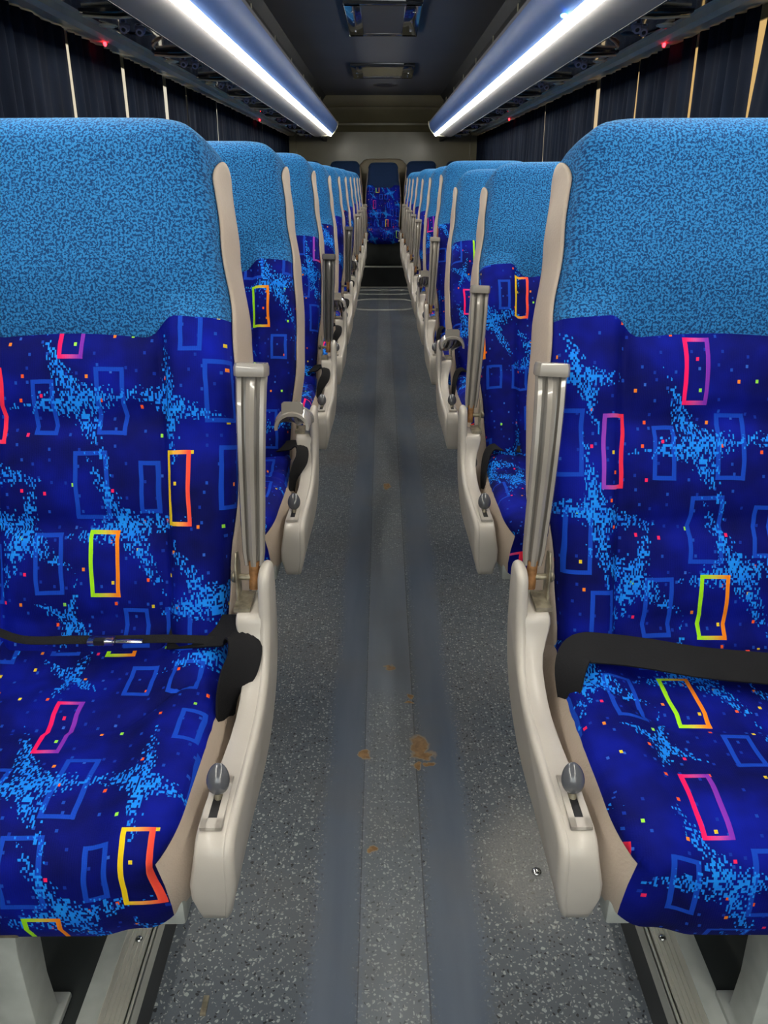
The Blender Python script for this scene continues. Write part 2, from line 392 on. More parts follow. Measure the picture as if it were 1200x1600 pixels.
def thing(name, label, cat, loc=(0, 0, 0), group=None):
    o = bpy.data.objects.new(name, None); COL.objects.link(o); o.location = loc; o.empty_display_size = 0.1
    o['label'] = label; o['category'] = cat
    if group: o['group'] = group
    return o
def tag(o, label, cat, group=None):
    o['label'] = label; o['category'] = cat
    if group: o['group'] = group
    return o
def struct(o): o['kind'] = 'structure'; return o
def copy_tree(o, parent=None):
    c = o.copy(); COL.objects.link(c); c.parent = parent
    for ch in list(o.children): copy_tree(ch, c)
    return c
def sst(x, a, b):
    t = max(0.0, min(1.0, (x - a) / (b - a))); return t * t * (3 - 2 * t)

# ================================================================== SETTING
XW, YR, YF = 1.14, 10.0, -1.3
PLAT = 0.10; AX = 0.362; AXS = {-1: .340, 1: .362}
struct(MB().box(-AX, AX, YF, 8.72, -0.04, 0).build('floor', floor_material(), smooth=0))
for s, side in ((-1, 'left'), (1, 'right')):
    AX = AXS[s]
    struct(MB().box(s * (AX + .03), s * XW, YF, 9.0, -0.04, PLAT).build('platform_' + side, M['platform'], smooth=0))
    struct(MB().box(s * AX, s * (AX + .03), YF, 9.0, -0.04, PLAT - .004).build('trim_riser_' + side, M['riser'], smooth=0))
    # ribbed aluminium nosing along the platform edge
    m = MB()
    m.box(s * (AX - .004), s * (AX + .002), YF, 8.7, PLAT - .030, PLAT + .003)
    m.box(s * (AX - .004), s * (AX + .040), YF, 8.7, PLAT - .001, PLAT + .003)
    for k in range(6):
        x = AX - .004 + k * .0062
        m.box(s * x, s * (x + .0030), YF, 8.7, PLAT + .002, PLAT + .0062)
    struct(m.build('trim_nosing_' + side, M['galv'], smooth=0))
    # screws in the nosing
    ms = MB()
    y = .42
    while y < 8.6:
        ms.ellipsoid((s * (AX + .015), y, PLAT + .0065), (.0055, .0055, .003), 10, 6); y += .33
    struct(ms.build('trim_nosing_screws_' + side, M['chrome'], smooth=60))
    struct(MB().box(s * (AX + .036), s * (AX + .062), YF, 8.7, PLAT - .001, PLAT + .0035).build('trim_plate_' + side, M['steel'], smooth=0))
    struct(MB().box(s * XW, s * (XW + .05), YF, YR, -.04, 0.78).build('wall_' + side, M['wall'], smooth=0))
    struct(MB().box(s * XW, s * (XW + .05), YF, YR, 1.60, 1.99).build('wall_' + side + '_upper', M['duct'], smooth=0))
AX = .340
# rear step and rear platform
struct(MB().box(-XW, XW, 8.72, YR, -0.04, 0.22).build('floor_rear', M['riser'], smooth=0))
struct(MB().box(-AX, AX, 8.702, 8.74, 0.212, 0.226).build('trim_step_nosing', M['galv'], smooth=0, bevel=.003))
struct(MB().box(-AX, AX, 8.704, 8.72, 0.0, 0.010).build('trim_step_foot', M['galv'], smooth=0))
# curved aluminium trims round the floor hatches at the rear of the aisle
for k, (ya, yb, name) in enumerate([(7.12, 7.80, 'trim_hatch_front'), (8.16, 8.50, 'trim_hatch_rear')]):
    m = MB(); pts = []
    n = 40
    for i in range(n):
        a = 2 * PI * i / n
        cx = math.copysign(abs(math.cos(a)) ** 0.45, math.cos(a)); sy = math.copysign(abs(math.sin(a)) ** 0.62, math.sin(a))
        pts.append((cx * .285, (ya + yb) / 2 + sy * (yb - ya) / 2))
    rings = []
    for i in range(n):
        x, y = pts[i]; c = ((ya + yb) / 2); dx, dy = x, y - c; L = math.hypot(dx, dy); dx /= L; dy /= L
        rings.append([(x - dx * .004, y - dy * .024, -.001), (x, y, .009), (x + dx * .004, y + dy * .024, -.001)])
    rings.append(rings[0])
    struct(m.loft(rings, False, False).build(name, M['steel'], smooth=0))
# screw in the floor beside the right front panel and a slot at left
tag(MB().ellipsoid((.247, .955, .002), (.009, .009, .005), 14, 8).build('floor_screw', M['chrome'], smooth=60), 'small round metal screw head in the speckled floor beside the nearest right seat panel', 'screw')
tag(MB().box(-.272, -.264, .712, .740, .0, .003).build('floor_slot_plate', M['bracket'], smooth=0), 'short brown metal strip set in the floor near the bottom left', 'metal strip')

struct(MB().box(-XW, XW, YF - .06, YF, -.04, 0.88).build('wall_front', M['wall'], smooth=0))
struct(MB().box(-XW, XW, YF - .06, YF, 1.72, 1.99).build('wall_front_upper', M['duct'], smooth=0))
# rear wall with cove
struct(MB().box(-XW, XW, YR, YR + .06, -.04, 1.99).build('wall_rear', M['rear'], smooth=0))
m = MB(); rings = []
prof = [(9.98, 1.60), (9.95, 1.615), (9.93, 1.64), (9.86, 1.665), (9.86, 1.685), (9.80, 1.70), (9.76, 1.76), (9.62, 1.80), (9.60, 1.83), (9.50, 1.84), (9.45, 1.90), (9.45, 1.97)]
for i in range(25):
    a = -1 + 2 * i / 24; x = a * .98
    dz = -.06 * a ** 4; sq = 1 - .25 * a ** 6
    rings.append([(x, YR - (YR - y) * sq, z + dz * (z - 1.5) * 2.0) for (y, z) in prof])
struct(m.loft(rings, False, False).build('trim_rear_cove', M['rear'], smooth=50))
# ceiling: flat headliner between two dark duct panels
struct(MB().box(-.66, .66, YF, YR, 1.93, 1.97).build('ceiling', M['ceil'], smooth=0))
for s, side in ((-1, 'left'), (1, 'right')):
    m = MB().loft([[(s * .62, y, 1.935), (s * .66, y, 1.88), (s * .66, y, 1.50), (s * .70, y, 1.50), (s * .72, y, 1.95), (s * .62, y, 1.95)] for y in (YF, YR)])
    struct(m.build('trim_duct_' + side, M['duct'], smooth=0))
    struct(MB().box(s * .66, s * (XW + .05), YF, YR, 1.97, 2.0).build('ceiling_' + side, M['ceil'], smooth=0))
    m = MB(); y = 1.7
    while y < 9.6:
        m.box(s * .655, s * .662, y, y + .012, 1.50, 1.88); y += .92
    struct(m.build('trim_duct_strips_' + side, M['rail'], smooth=0))
# ceiling hatches and dome
HX = -.008
def hatch(y0, y1, hw, label, mat, light):
    t = thing('roof_hatch', label, 'roof hatch', (HX, (y0 + y1) / 2, 1.93))
    m = MB()
    x0, x1 = HX - hw, HX + hw
    for (a, b, c, d) in ((x0, x1, y0, y0 + .05), (x0, x1, y1 - .05, y1), (x0, x0 + .09, y0, y1), (x1 - .09, x1, y0, y1)):
        m.box(a, b, c, d, 1.905, 1.931)
    f = m.build('frame', M['gloss'], bevel=.006); f.parent = t; f.location = (-t.location).to_tuple()
    p = MB().box(x0 + .08, x1 - .08, y0 + .04, y1 - .04, 1.915, 1.929).build('panel', mat, smooth=0); p.parent = t; p.location = (-t.location).to_tuple()
    ms = MB()
    for sx in (x0 + .04, x1 - .04):
        for k in range(3): ms.ellipsoid((sx, y0 + (y1 - y0) * (.2 + .3 * k), 1.904), (.007, .007, .004), 10, 6)
    q = ms.build('screws', M['chrome'], smooth=60); q.parent = t; q.location = (-t.location).to_tuple(); q['kind'] = 'stuff'
hatch(4.62, 5.58, .205, 'large dark framed roof hatch in the ceiling, nearest of the two', M['hatch'], 0)
hatch(6.95, 7.75, .255, 'smaller ceiling hatch with olive panel, nearer the rear wall', M['rear'], 0)
tag(MB().ellipsoid((.02, 8.45, 1.93), (.12, .12, .025), 24, 8).build('ceiling_speaker', M['dark'], smooth=60), 'small black round dome in the ceiling behind the two hatches', 'speaker')

# ------------------------------------------------------------------ windows and curtains
GAPS = {-1: [(1.9, .02), (3.08, .035), (3.70, .06), (4.38, .085), (4.84, .06), (5.70, .045), (6.9, .012), (7.8, .05), (8.9, .03)],
        1: [(1.75, .02), (2.63, .065), (3.15, .030), (3.82, .038), (4.50, .085), (5.9, .040), (7.2, .022), (8.6, .02)]}
for s, side in ((-1, 'left'), (1, 'right')):
    y = YF; k = 1
    while y < YR - .5:
        y2 = min(y + 1.62, YR - .02)
        w = MB()
        w.box(s * (XW + .01), s * (XW + .05), y, y + .05, .78, 1.60).box(s * (XW + .01), s * (XW + .05), y2 - .03, y2, .78, 1.60)
        w.box(s * (XW + .01), s * (XW + .05), y, y2, .78, .83).box(s * (XW + .01), s * (XW + .05), y, y2, 1.57, 1.60)
        n = (k if s < 0 else k + 10)
        struct(w.build('window_%d' % n, M['frame'], smooth=0))
        g = struct(MB().box(s * (XW + .026), s * (XW + .030), y + .05, y2 - .03, .83, 1.57).build('window_%d_pane' % n, M['glass'], smooth=0))
        y = y2; k += 1
names = ['first', 'second', 'third', 'fourth', 'fifth', 'sixth', 'seventh', 'eighth', 'ninth', 'tenth']
def curtain(s, y0, y1, seed, label, tied=False):
    r = random.Random(seed); m = MB(); n = max(24, int((y1 - y0) / .0075)); nz = 14
    ph = r.uniform(0, 6); fr = r.uniform(75, 95)
    zt, zb = 1.5565, .70
    rings = []
    for j in range(nz + 1):
        t = j / nz; z = zt + (zb - zt) * t; row = []
        for i in range(n + 1):
            u = i / n; y = y0 + (y1 - y0) * u
            y = y + (0.012 * math.sin(3 * t + ph)) * (1 if 0 < i < n else .4)
            if tied and i > n * .5:   # front edge pulled aside, leaving the bright gap
                y += .050 * sst(u, .6, 1) * sst(t, -.1, .7)
            a = .007 + .005 * math.sin(11 * u + ph) + .004 * t
            tap = min(1, u * (y1 - y0) / .10, (1 - u) * (y1 - y0) / .10)
            x = 1.104 + tap * a * math.sin(fr * (y0 + (y1 - y0) * u) + ph + .5 * math.sin(2.2 * t + 7 * u)) + .006 * math.sin(31 * u + 2 * t)
            row.append((s * min(x, 1.128), y, z))
        rings.append(row)
    m.loft(rings, False, False)
    o = m.build('curtain', M['curtain'], smooth=80, loc=(s * 1.104, (y0 + y1) / 2, zb))
    sm = o.modifiers.new('thickness', 'SOLIDIFY'); sm.thickness = .0015
    tag(o, label, 'curtain', 'navy pleated window curtains')
for s, side in ((-1, 'left'), (1, 'right')):
    edges = [(YF + .02, 0)] + GAPS[s] + [(YR - .03, 0)]
    for k in range(len(edges) - 1):
        a = edges[k][0] + edges[k][1] / 2; b = edges[k + 1][0] - edges[k + 1][1] / 2
        curtain(s, a, b, k * 7 + (50 if s > 0 else 0), 'dark navy pleated curtain on the %s windows, %s panel counting from the camera' % (side, names[k]), tied=(s > 0 and k == 1))
    # window rail under which the curtains hang
    m = MB()
    pr = [(1.139, 1.525), (1.131, 1.525), (1.130, 1.563), (1.05, 1.558), (1.03, 1.568), (1.03, 1.590), (1.008, 1.594), (.965, 1.585), (.93, 1.60), (.93, 1.632), (1.139, 1.632)]
    m.loft([[(s * x, y, z) for (x, z) in pr] for y in (YF, YR - .02)])
    o = m.build('curtain_rail', M['rail'], smooth=30)
    tag(o, 'long olive-grey moulded rail over the %s-hand curtains' % side, 'rail')

# red indicator lights under the rails
for (s, y, lab) in ((-1, 3.36, 'glowing red indicator light at the top of the left curtains, nearer one'), (-1, 7.35, 'tiny glowing red light far down the left curtains'),
                    (1, 3.38, 'bright red indicator light at the top of the right curtains, nearer one'), (1, 7.25, 'tiny glowing red light far down the right curtains')):
    o = MB().ellipsoid((s * 1.058, y, 1.553), (.006, .010, .009), 12, 8).build('indicator_light', M['red'], smooth=60)
    tag(o, lab, 'indicator light')

# ------------------------------------------------------------------ luggage racks with LED strip
YL = 8.85
def rack(s, side):
    t = thing('luggage_rack', 'long grey overhead rack front on the %s with a glowing light strip' % side, 'luggage rack', (s * .6, 0, 1.5))
    def put(m, name, mat, **k):
        o = m.build(name, mat, **k); o.parent = t; o.location = (-t.location).to_tuple(); return o
    def prism(pr, mat, name, y0=YF, y1=YL):
        m = MB().loft([[(s * x, y, z) for (x, z) in pr] for y in (y0, y1)]); return put(m, name, mat, smooth=30)
    prism([(.698, 1.494), (.640, 1.501), (.590, 1.509), (.556, 1.516), (.552, 1.530), (.600, 1.535), (.70, 1.535)], M['rack'], 'lower_fascia')
    prism([(.530, 1.521), (.508, 1.540), (.486, 1.570), (.474, 1.606), (.474, 1.622), (.482, 1.626), (.50, 1.60), (.545, 1.535)], M['fascia_top'], 'upper_fascia')
    prism([(.474, 1.622), (.468, 1.628), (.472, 1.636), (.486, 1.636), (.490, 1.628)], M['rack'], 'top_edge')
    prism([(.560, 1.530), (.560, 1.5080), (.553, 1.5010), (.544, 1.4995), (.534, 1.5060), (.529, 1.5200), (.533, 1.532)], M['led'], 'light_strip', YF, YL - .01)
    prism([(.486, 1.632), (.655, 1.632), (.655, 1.615), (.50, 1.615)], M['duct'], 'rack_lid')
    # end cap
    m = MB(); pr = [(.70, 1.500), (.60, 1.500), (.545, 1.508), (.520, 1.520), (.498, 1.545), (.476, 1.575), (.462, 1.612), (.462, 1.640), (.50, 1.640), (.70, 1.56)]
    m.loft([[(s * x, y, z) for (x, z) in pr] for y in (YL, YL + .03)]); put(m, 'end_cap', M['lens'], smooth=30, bevel=.004)
    # glossy dark underside of the luggage rack, in panels between thin seams
    y = YF
    struct(MB().box(s * .705, s * .93, YF, YR - .3, 1.552, 1.575).build('ceiling_under_rack_' + side, M['gloss'], smooth=0))
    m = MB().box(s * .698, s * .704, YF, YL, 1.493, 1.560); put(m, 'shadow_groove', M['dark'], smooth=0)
    return t
for s, side in ((-1, 'left'), (1, 'right')): rack(s, side)
tag(MB().ellipsoid((.515, 2.62, 1.52), (.010, .010, .006), 12, 8).build('blue_light', M['blue_led'], smooth=60), 'small blue light at the near end of the right light strip', 'indicator light')

# service panels: reading lamps and air nozzles, one unit per seat row
def service_unit(s):
    t = thing('service_panel', '', 'service panel', (s * .815, 0, 1.548), 'reading lamp and air nozzle panels under the racks')
    def put(m, name, mat, par=None, **k):
        o = m.build(name, mat, **k); o.parent = par or t; return o
    # smoked housing with softly raised ends
    m = MB(); rings = []
    for (y, d, w) in ((-.20, .001, .112), (-.185, .012, .112), (-.16, .010, .110), (-.12, .016, .106), (.10, .016, .104), (.14, .010, .102), (.16, .012, .098), (.175, .001, .094)):
        rings.append([(x * w / .11, y, -d * (1 - (abs(x) / .115) ** 4)) for x in (-.11, -.09, -.05, 0, .05, .09, .11)] + [(.11 * w / .11, y, .004), (-.11 * w / .11, y, .004)])
    put(m.loft(rings), 'housing', M['gloss'], smooth=40)
    put(MB().tube([(-.105 , -.188, -.010), (0, -.190, -.016), (.105, -.188, -.010)], .004, 8), 'raised_edge', M['rail'], smooth=60)
    for k, (x, y) in enumerate(((-.070, -.06), (.070, -.075))):
        l = put(MB().ellipsoid((x, y, -.016), (.024, .024, .009), 20, 8), 'reading_lamp', M['lens'], smooth=60)
        put(MB().tube([(x + .027 * math.cos(a), y + .027 * math.sin(a), -.015) for a in [2 * PI * i / 20 for i in range(21)]], .0028, 6, False), 'lamp_ring', M['rail'], l, smooth=60)
    for k, y in enumerate((-.055, -.005)):
        x = -.018 + .036 * k
        nz = put(MB().tube([(x, y, -.010), (x, y - .010, -.022), (x, y - .022, -.030)], [.017, .016, .012], 14), 'air_nozzle', M['nozzle'], smooth=40)
        put(MB().tube([(x, y - .022, -.0295), (x, y - .0235, -.0310)], [.007, .006], 10), 'nozzle_hole', M['dark'], nz, smooth=40)
    put(MB().ellipsoid((.0, .085, -.013), (.030, .022, .008), 18, 8), 'speaker_grille', M['dark'], smooth=60)
    return t
for s, side in ((-1, 'left'), (1, 'right')):
    pu = service_unit(s)
    for k in range(9):
        y = 2.92 + .80 * k
        o = pu if k == 0 else copy_tree(pu)
        o.location = (s * .815, y, 1.548)
        o['label'] = 'dark panel of reading lamps and air nozzles, %s rack, %s from the camera' % (side, names[k])
    # slim pale strip added for the bright reflection along a panel seam
    for (y, lab) in ((3.30, 'thin curved pale metal strip under the %s rack, between the first two lamp panels' % side),):
        m = MB().tube([(s * .80, y - .10, 1.550), (s * .84, y - .03, 1.547), (s * .875, y + .05, 1.546), (s * .888, y + .12, 1.546)], [.003, .004, .006, .005], 8)
        tag(m.build('metal_strip', M['lens'], smooth=60), lab, 'metal strip')
# pale hose elbow above the right rack
m = MB().tube([(.615, 3.05, 1.93), (.60, 3.10, 1.85), (.592, 3.13, 1.81), (.597, 3.15, 1.77), (.590, 3.17, 1.70), (.585, 3.18, 1.640)], [.030, .034, .030, .022, .024, .020], 14)
tag(m.build('drain_hose', M['lens'], smooth=60), 'pale cream hose elbow running from the ceiling to the right rack', 'hose')

# beige hump on the rear wall behind the centre seat
m = MB(); rings = []
for (y, g) in ((YR - .001, 1.0), (YR - .10, 1.0), (YR - .125, .985), (YR - .135, .95)):
    o_ = [(-.30, .25), (-.31, .9), (-.30, 1.18), (-.27, 1.255), (-.225, 1.30), (-.17, 1.315), (.17, 1.315), (.225, 1.30), (.27, 1.255), (.30, 1.18), (.31, .9), (.30, .25)]
    rings.append([(x * g, y, .78 + (z - .78) * g) for (x, z) in o_])
m.loft(rings); tag(m.build('rear_bulkhead_cover', plain('beige_bulkhead_plastic', (0.30, 0.26, 0.19), .4), smooth=35), 'beige rounded cover on the rear wall behind the centre rear seat', 'cover')
# pale pillar strips at rear corners
for s, side in ((-1, 'left'), (1, 'right')):
    struct(MB().box(s * 1.02, s * 1.10, YR - .05, YR, .6, 1.56).build('trim_rear_' + side, M['rear'], smooth=0))

# ================================================================== SEATS
TILT = 18.0
XC = 0.4305           # aisle seat centre
PIV = (0.95, 0.43)    # hinge of the backrest (y, z)
HB = 0.705            # backrest height along its own axis
def wid(h):
    pts = [(-.06, .186), (.04, .191), (.14, .197), (.26, .210), (.38, .211), (.48, .205), (.60, .190), (.70, .180), (.80, .178)]
    for (a, wa), (b, wb_) in zip(pts, pts[1:]):
        if h <= b: return wa + (wb_ - wa) * sst(h, a, b)
    return pts[-1][1]
def boundary(x):      # lower edge of the blue head cover
    ax = abs(x); return .462 + .030 * sst(ax, .10, .15) + .006 * math.cos(x * 14)
HT = .760
def backrest(cx, aisle, parent, base, head_only_right=None, name='backrest', narrow=1.0, strip=True):
    """cx: centre x; aisle: +1 if the aisle lies to +x, -1 if to -x"""
    NF, NS = 56, 8
    xs = [math.sin(PI / 2 * (-1 + 2 * i / NF)) for i in range(NF + 1)]
    xs = [.55 * a + .45 * (-1 + 2 * i / NF) for i, a in enumerate(xs)]
    K1, K2, KT = 34, 20, 10
    V, UV, rows = [], [], []
    def section(h, shrinkw, shrinkt, bnd_h):
        """h may depend on x: h(x)"""
        row = []
        for i, a in enumerate(xs):
            hx = bnd_h(a * .215) if bnd_h else h
            w = wid(hx) * narrow - shrinkw; x = a * w; ax = abs(x)
            r = .040
            e_ = max(0.0, (ax - (w - r)) / r)
            y = -.052 + .026 * (1 - math.sqrt(max(0.0, 1 - e_ * e_)))
            # side bolsters
            bl = sst(ax, .112, .140) * (1 - sst(hx, .46, .53)) * sst(hx, -.05, .06)
            y -= .024 * bl
            groove = math.exp(-((ax - .118) / .0065) ** 2) * (1 - sst(hx, .43, .475))
            y += .010 * groove
            # tufted cross creases on the centre panel
            cen = 1 - sst(ax, .100, .122)
            for hc, dp in ((.352, .011), (.208, .010), (.07, .006)):
                y += dp * math.exp(-((hx - hc - .004 * math.sin(x * 30)) / .010) ** 2) * cen
            y += -.008 * cen * (abs(math.sin((hx - .07) / .141 * PI)) ** .7) * (1 - sst(hx, .44, .48))
            # side bolster pinch
            y += .010 * math.exp(-((hx - .335) / .035) ** 2) * sst(ax, .12, .15)
            # head cushion: full, drawn in at its lower fold
            hd = sst(hx, .46, .56); y -= .018 * hd * (1 - .5 * (ax / .23) ** 2)
            y += .006 * math.exp(-((hx - .463) / .008) ** 2)
            y += .004 * math.sin(9 * x + 13 * hx) * hd * .5
            # roll back at very top
            y = y * (1 - shrinkt) + .012 * shrinkt
            row.append((x, y, hx))
        # aisle +x side to the back, back, then -x side
        def side(x0, sgn):
            hx = x0[2]; return [(x0[0] + sgn * .014 * (1 - shrinkt) * math.sin(PI * .5 * min(1, k / NS * 1.25)) - sgn * .004 * (k / NS) ** 4, x0[1] + (.078 * (1 - shrinkt) + .012 * shrinkt - x0[1]) * k / NS, hx) for k in range(1, NS + 1)]
        R = side(row[-1], 1); L = side(row[0], -1)
        return row + R + L[::-1]
    hs = []
    for k in range(K1 + 1):
        f = k / K1
        hs.append(('a', f))
    for k in range(1, K2 + 1): hs.append(('b', k / K2))
    for k in range(1, KT + 1): hs.append(('c', k / KT))
    H1 = HT - .055
    allrows = []
    for typ, f in hs:
        if typ == 'a': allrows.append(section(0, 0, 0, lambda x, f=f: -.055 + (boundary(x) + .055) * f))
        elif typ == 'b':
            allrows.append(section(0, .0 , 0, lambda x, f=f: boundary(x) + (H1 - boundary(x)) * f))
        else:
            a = f * PI / 2; hh = H1 + .055 * math.sin(a)
            allrows.append(section(hh, .074 * (1 - math.cos(a)), (1 - math.cos(a)) * .85, None))
    n = len(allrows[0]); loc = (cx, PIV[0], PIV[1])
    for row in allrows:
        for i, (x, y, h) in enumerate(row):
            V.append((cx + x, PIV[0] + y, PIV[1] + h))
            if i <= NF: u = x
            elif i <= NF + NS: u = row[NF][0] + (i - NF) * .013
            else: u = row[0][0] - (n - i) * .013
            UV.append((u, h))
    lower, head, sider, sidel, back = [], [], [], [], []
    for j in range(len(allrows) - 1):
        hmid = allrows[j][NF + 2][2]
        for i in range(n):
            i2 = (i + 1) % n
            q = (j * n + i, j * n + i2, (j + 1) * n + i2, (j + 1) * n + i)
            isR = NF + 1 <= i < NF + NS; isL = NF + NS < i < n - 1
            top = .708
            if False:
                k = (i - NF) if isR else (n - i)
                # rounded upper tip of the strip
                (sider if isR else sidel).append(q) if not (hmid > top - .03 and k in (1, 2)) else head.append(q)
            elif i == NF + NS: (back.append(q))
            elif j < K1: lower.append(q)
            else: head.append(q)
    last = (len(allrows) - 1) * n
    head.append(tuple(last + i for i in range(n)))
    o = uvmesh(name, V, lower, UV, M['fabric'], parent, loc)
    hd = uvmesh('head_cover', V, head, UV, M['head'], o, loc); hd.location = (0, 0, 0)
    # vinyl strip sewn over each side: narrow, rounded at its upper end
    hcol = [row[NF + 2][2] for row in allrows]
    def side_pt(h, q, sg_):
        j = 0
        while j < len(hcol) - 2 and hcol[j + 1] < h: j += 1
        f = (h - hcol[j]) / max(1e-6, hcol[j + 1] - hcol[j]); f = max(0, min(1, f))
        kk = q * (NS - 1); k0 = min(int(kk), NS - 2); g = kk - k0
        def P(row, k): return row[NF + 1 + k] if sg_ > 0 else row[n - 1 - k]
        a = [P(allrows[j], k0), P(allrows[j], k0 + 1), P(allrows[j + 1], k0), P(allrows[j + 1], k0 + 1)]
        p = [(a[0][c] * (1 - g) + a[1][c] * g) * (1 - f) + (a[2][c] * (1 - g) + a[3][c] * g) * f for c in range(3)]
        return (cx + p[0] + sg_ * .0016, PIV[0] + p[1], PIV[1] + p[2])
    for sg_ in (1, -1):
        SV, SU, SF = [], [], []
        NH, NQ = 60, 8; h0, h1 = -.052, .716
        for a_ in range(NH + 1):
            tt = a_ / NH; tt = 1 - (1 - tt) ** 1.5; h = h0 + (h1 - h0) * tt
            e_ = max(0, (h - (h1 - .055)) / .055); wv = math.sqrt(max(0.0, 1 - e_ ** 2)) if e_ > 0 else 1
            lo = .60 - .64 * wv + .05 * math.sin(h * 12) * (wv > .99); hi = .60 + .40 * wv
            lo = max(0, lo)
            for b_ in range(NQ + 1):
                q = lo + (hi - lo) * b_ / NQ
                SV.append(side_pt(h, q, sg_)); SU.append((q * .1, h))
        for a_ in range(NH):
            for b_ in range(NQ):
                q0 = a_ * (NQ + 1) + b_; f4 = (q0, q0 + 1, q0 + NQ + 2, q0 + NQ + 1)
                SF.append(f4 if sg_ > 0 else f4[::-1])
        st = uvmesh('side_strip', SV, SF, SU, M['vinyl'], o, loc); st.location = (0, 0, 0)
        so = st.modifiers.new('thickness', 'SOLIDIFY'); so.thickness = .0022; so.offset = 1
    # proud vinyl welt so the strip has body
    bk = MB()
    bk.v = [tuple(v) for v in V]; bk.f = list(back)
    bp = uvmesh('back_panel', V, back, UV, M['arm'], o, loc); bp.location = (0, 0, 0)
    o.location = tuple(loc[k] - base[k] for k in range(3))
    o.rotation_euler = (-math.radians(TILT), 0, 0)
    return o

def cushion(cx, aisle, parent, base, y0=.575, y1=.985, name='seat_cushion'):
    NX, NY = 54, 46; W_ = .197; zt = .455
    xs = [.5 * math.sin(PI / 2 * (-1 + 2 * i / NX)) + .5 * (-1 + 2 * i / NX) for i in range(NX + 1)]
    V, UV, NRM = [], [], []
    ys = [y0 + (y1 - y0) * (1 - math.cos(PI / 2 * j / NY)) for j in range(NY + 1)]
    rx, ry, rz = .038, .070, .050
    for j, y in enumerate(ys):
        s_ = 0
        for i, a in enumerate(xs):
            Wy = W_ + .006 * math.sin((y - y0) / .4 * PI) + .012 * sst(y, .84, .95) * 0
            x = a * Wy; ax = abs(x)
            ex = max(0, (ax - (Wy - rx)) / rx); ey = max(0, (y0 + ry - y) / ry)
            ee = math.hypot(ex, ey); yy = y
            ex = min(ex, 1.0); ee = math.hypot(ex, ey)
            if ee > 1 and ey <= 0: ee = 1.0
            if ee > 1:
                x = math.copysign(Wy - rx + rx * ex / ee, x) if ex > 0 else x; yy = y0 + ry - ry * ey / ee; ee = 1
            rze = (.024 * ex * ex + rz * ey * ey) / max(1e-9, ex * ex + ey * ey); drop = rze * (1 - math.sqrt(max(0, 1 - ee * ee)))
            NRM.append((math.copysign(ex, x) / max(1e-9, math.hypot(ex, ey)), ey / max(1e-9, math.hypot(ex, ey))))
            z = zt + .012 * (y - .6) / .35 - drop
            z += .012 * sst(ax, .105, .150) * (1 - sst(y, .90, .97))
            z += .016 * sst(y, .78, .92)
            z -= .008 * math.exp(-((y - .765 - .10 * sst(ax, .08, .2)) / .010) ** 2) * (1 - .2 * sst(ax, .16, .2))
            z -= .004 * math.exp(-((y - .86 - .05 * ax) / .012) ** 2)
            z += .004 * math.sin(y * 34 + ax * 5)
            z -= .0022 * math.sin(y * 190 + ax * 30) * sst(ax, .15, .195) * sst(y, .70, .8)
            z += .010 * math.exp(-((y - .67) / .05) ** 2)
            V.append((cx + x, yy, z))
            UV.append((x, -(y1 - yy) - (drop if yy < y0 + ry else 0) * .9))
    n = NX + 1; F = []
    for j in range(NY):
        for i in range(NX): F.append((j * n + i, j * n + i + 1, (j + 1) * n + i + 1, (j + 1) * n + i))
    # skirt around sides and front
    ring = [(j * n) for j in range(NY, -1, -1)] + [i for i in range(1, NX)] + [j * n + NX for j in range(0, NY + 1)]
    side_f, front_f = [], []
    prev = ring; depth = [.030, .062, .088]
    total = len(ring)
    for lv, dd in enumerate(depth):
        cur = []
        for r in ring:
            x, y, z = V[r]
            so_ = (.012, .018, .013)[lv] + .004 * sst(y, .64, .74); fo_ = (.0005, -.002, -.014)[lv]
            nx_, ny_ = NRM[r]
            V.append((x + nx_ * so_, y - ny_ * fo_, z - dd)); UV.append((UV[r][0], UV[r][1] - dd)); cur.append(len(V) - 1)
        for k in range(total - 1):
            q = (cur[k], cur[k + 1], prev[k + 1], prev[k])
            ymid = V[ring[k]][1]; xm = abs(V[ring[k]][0] - cx)
            (side_f if (abs(NRM[ring[k]][0]) > .50 and abs(NRM[ring[k + 1]][0]) > .50) else front_f).append(q)
        prev = cur
    bottom = tuple(prev)
    loc = (cx, .78, .36)
    o = uvmesh(name, V, F + front_f, UV, M['fabric'], parent, loc)
    for sg_ in (1, -1):
        sk = uvmesh('cushion_side', V, [f for f in side_f if (V[f[0]][0] - cx) * sg_ > 0], UV, M['vinyl'], o, loc); sk.location = (0, 0, 0)
    bt = uvmesh('cushion_base', V, [bottom], UV, M['dark'], o, loc); bt.location = (0, 0, 0)
    o.location = tuple(loc[k] - base[k] for k in range(3))
    return o

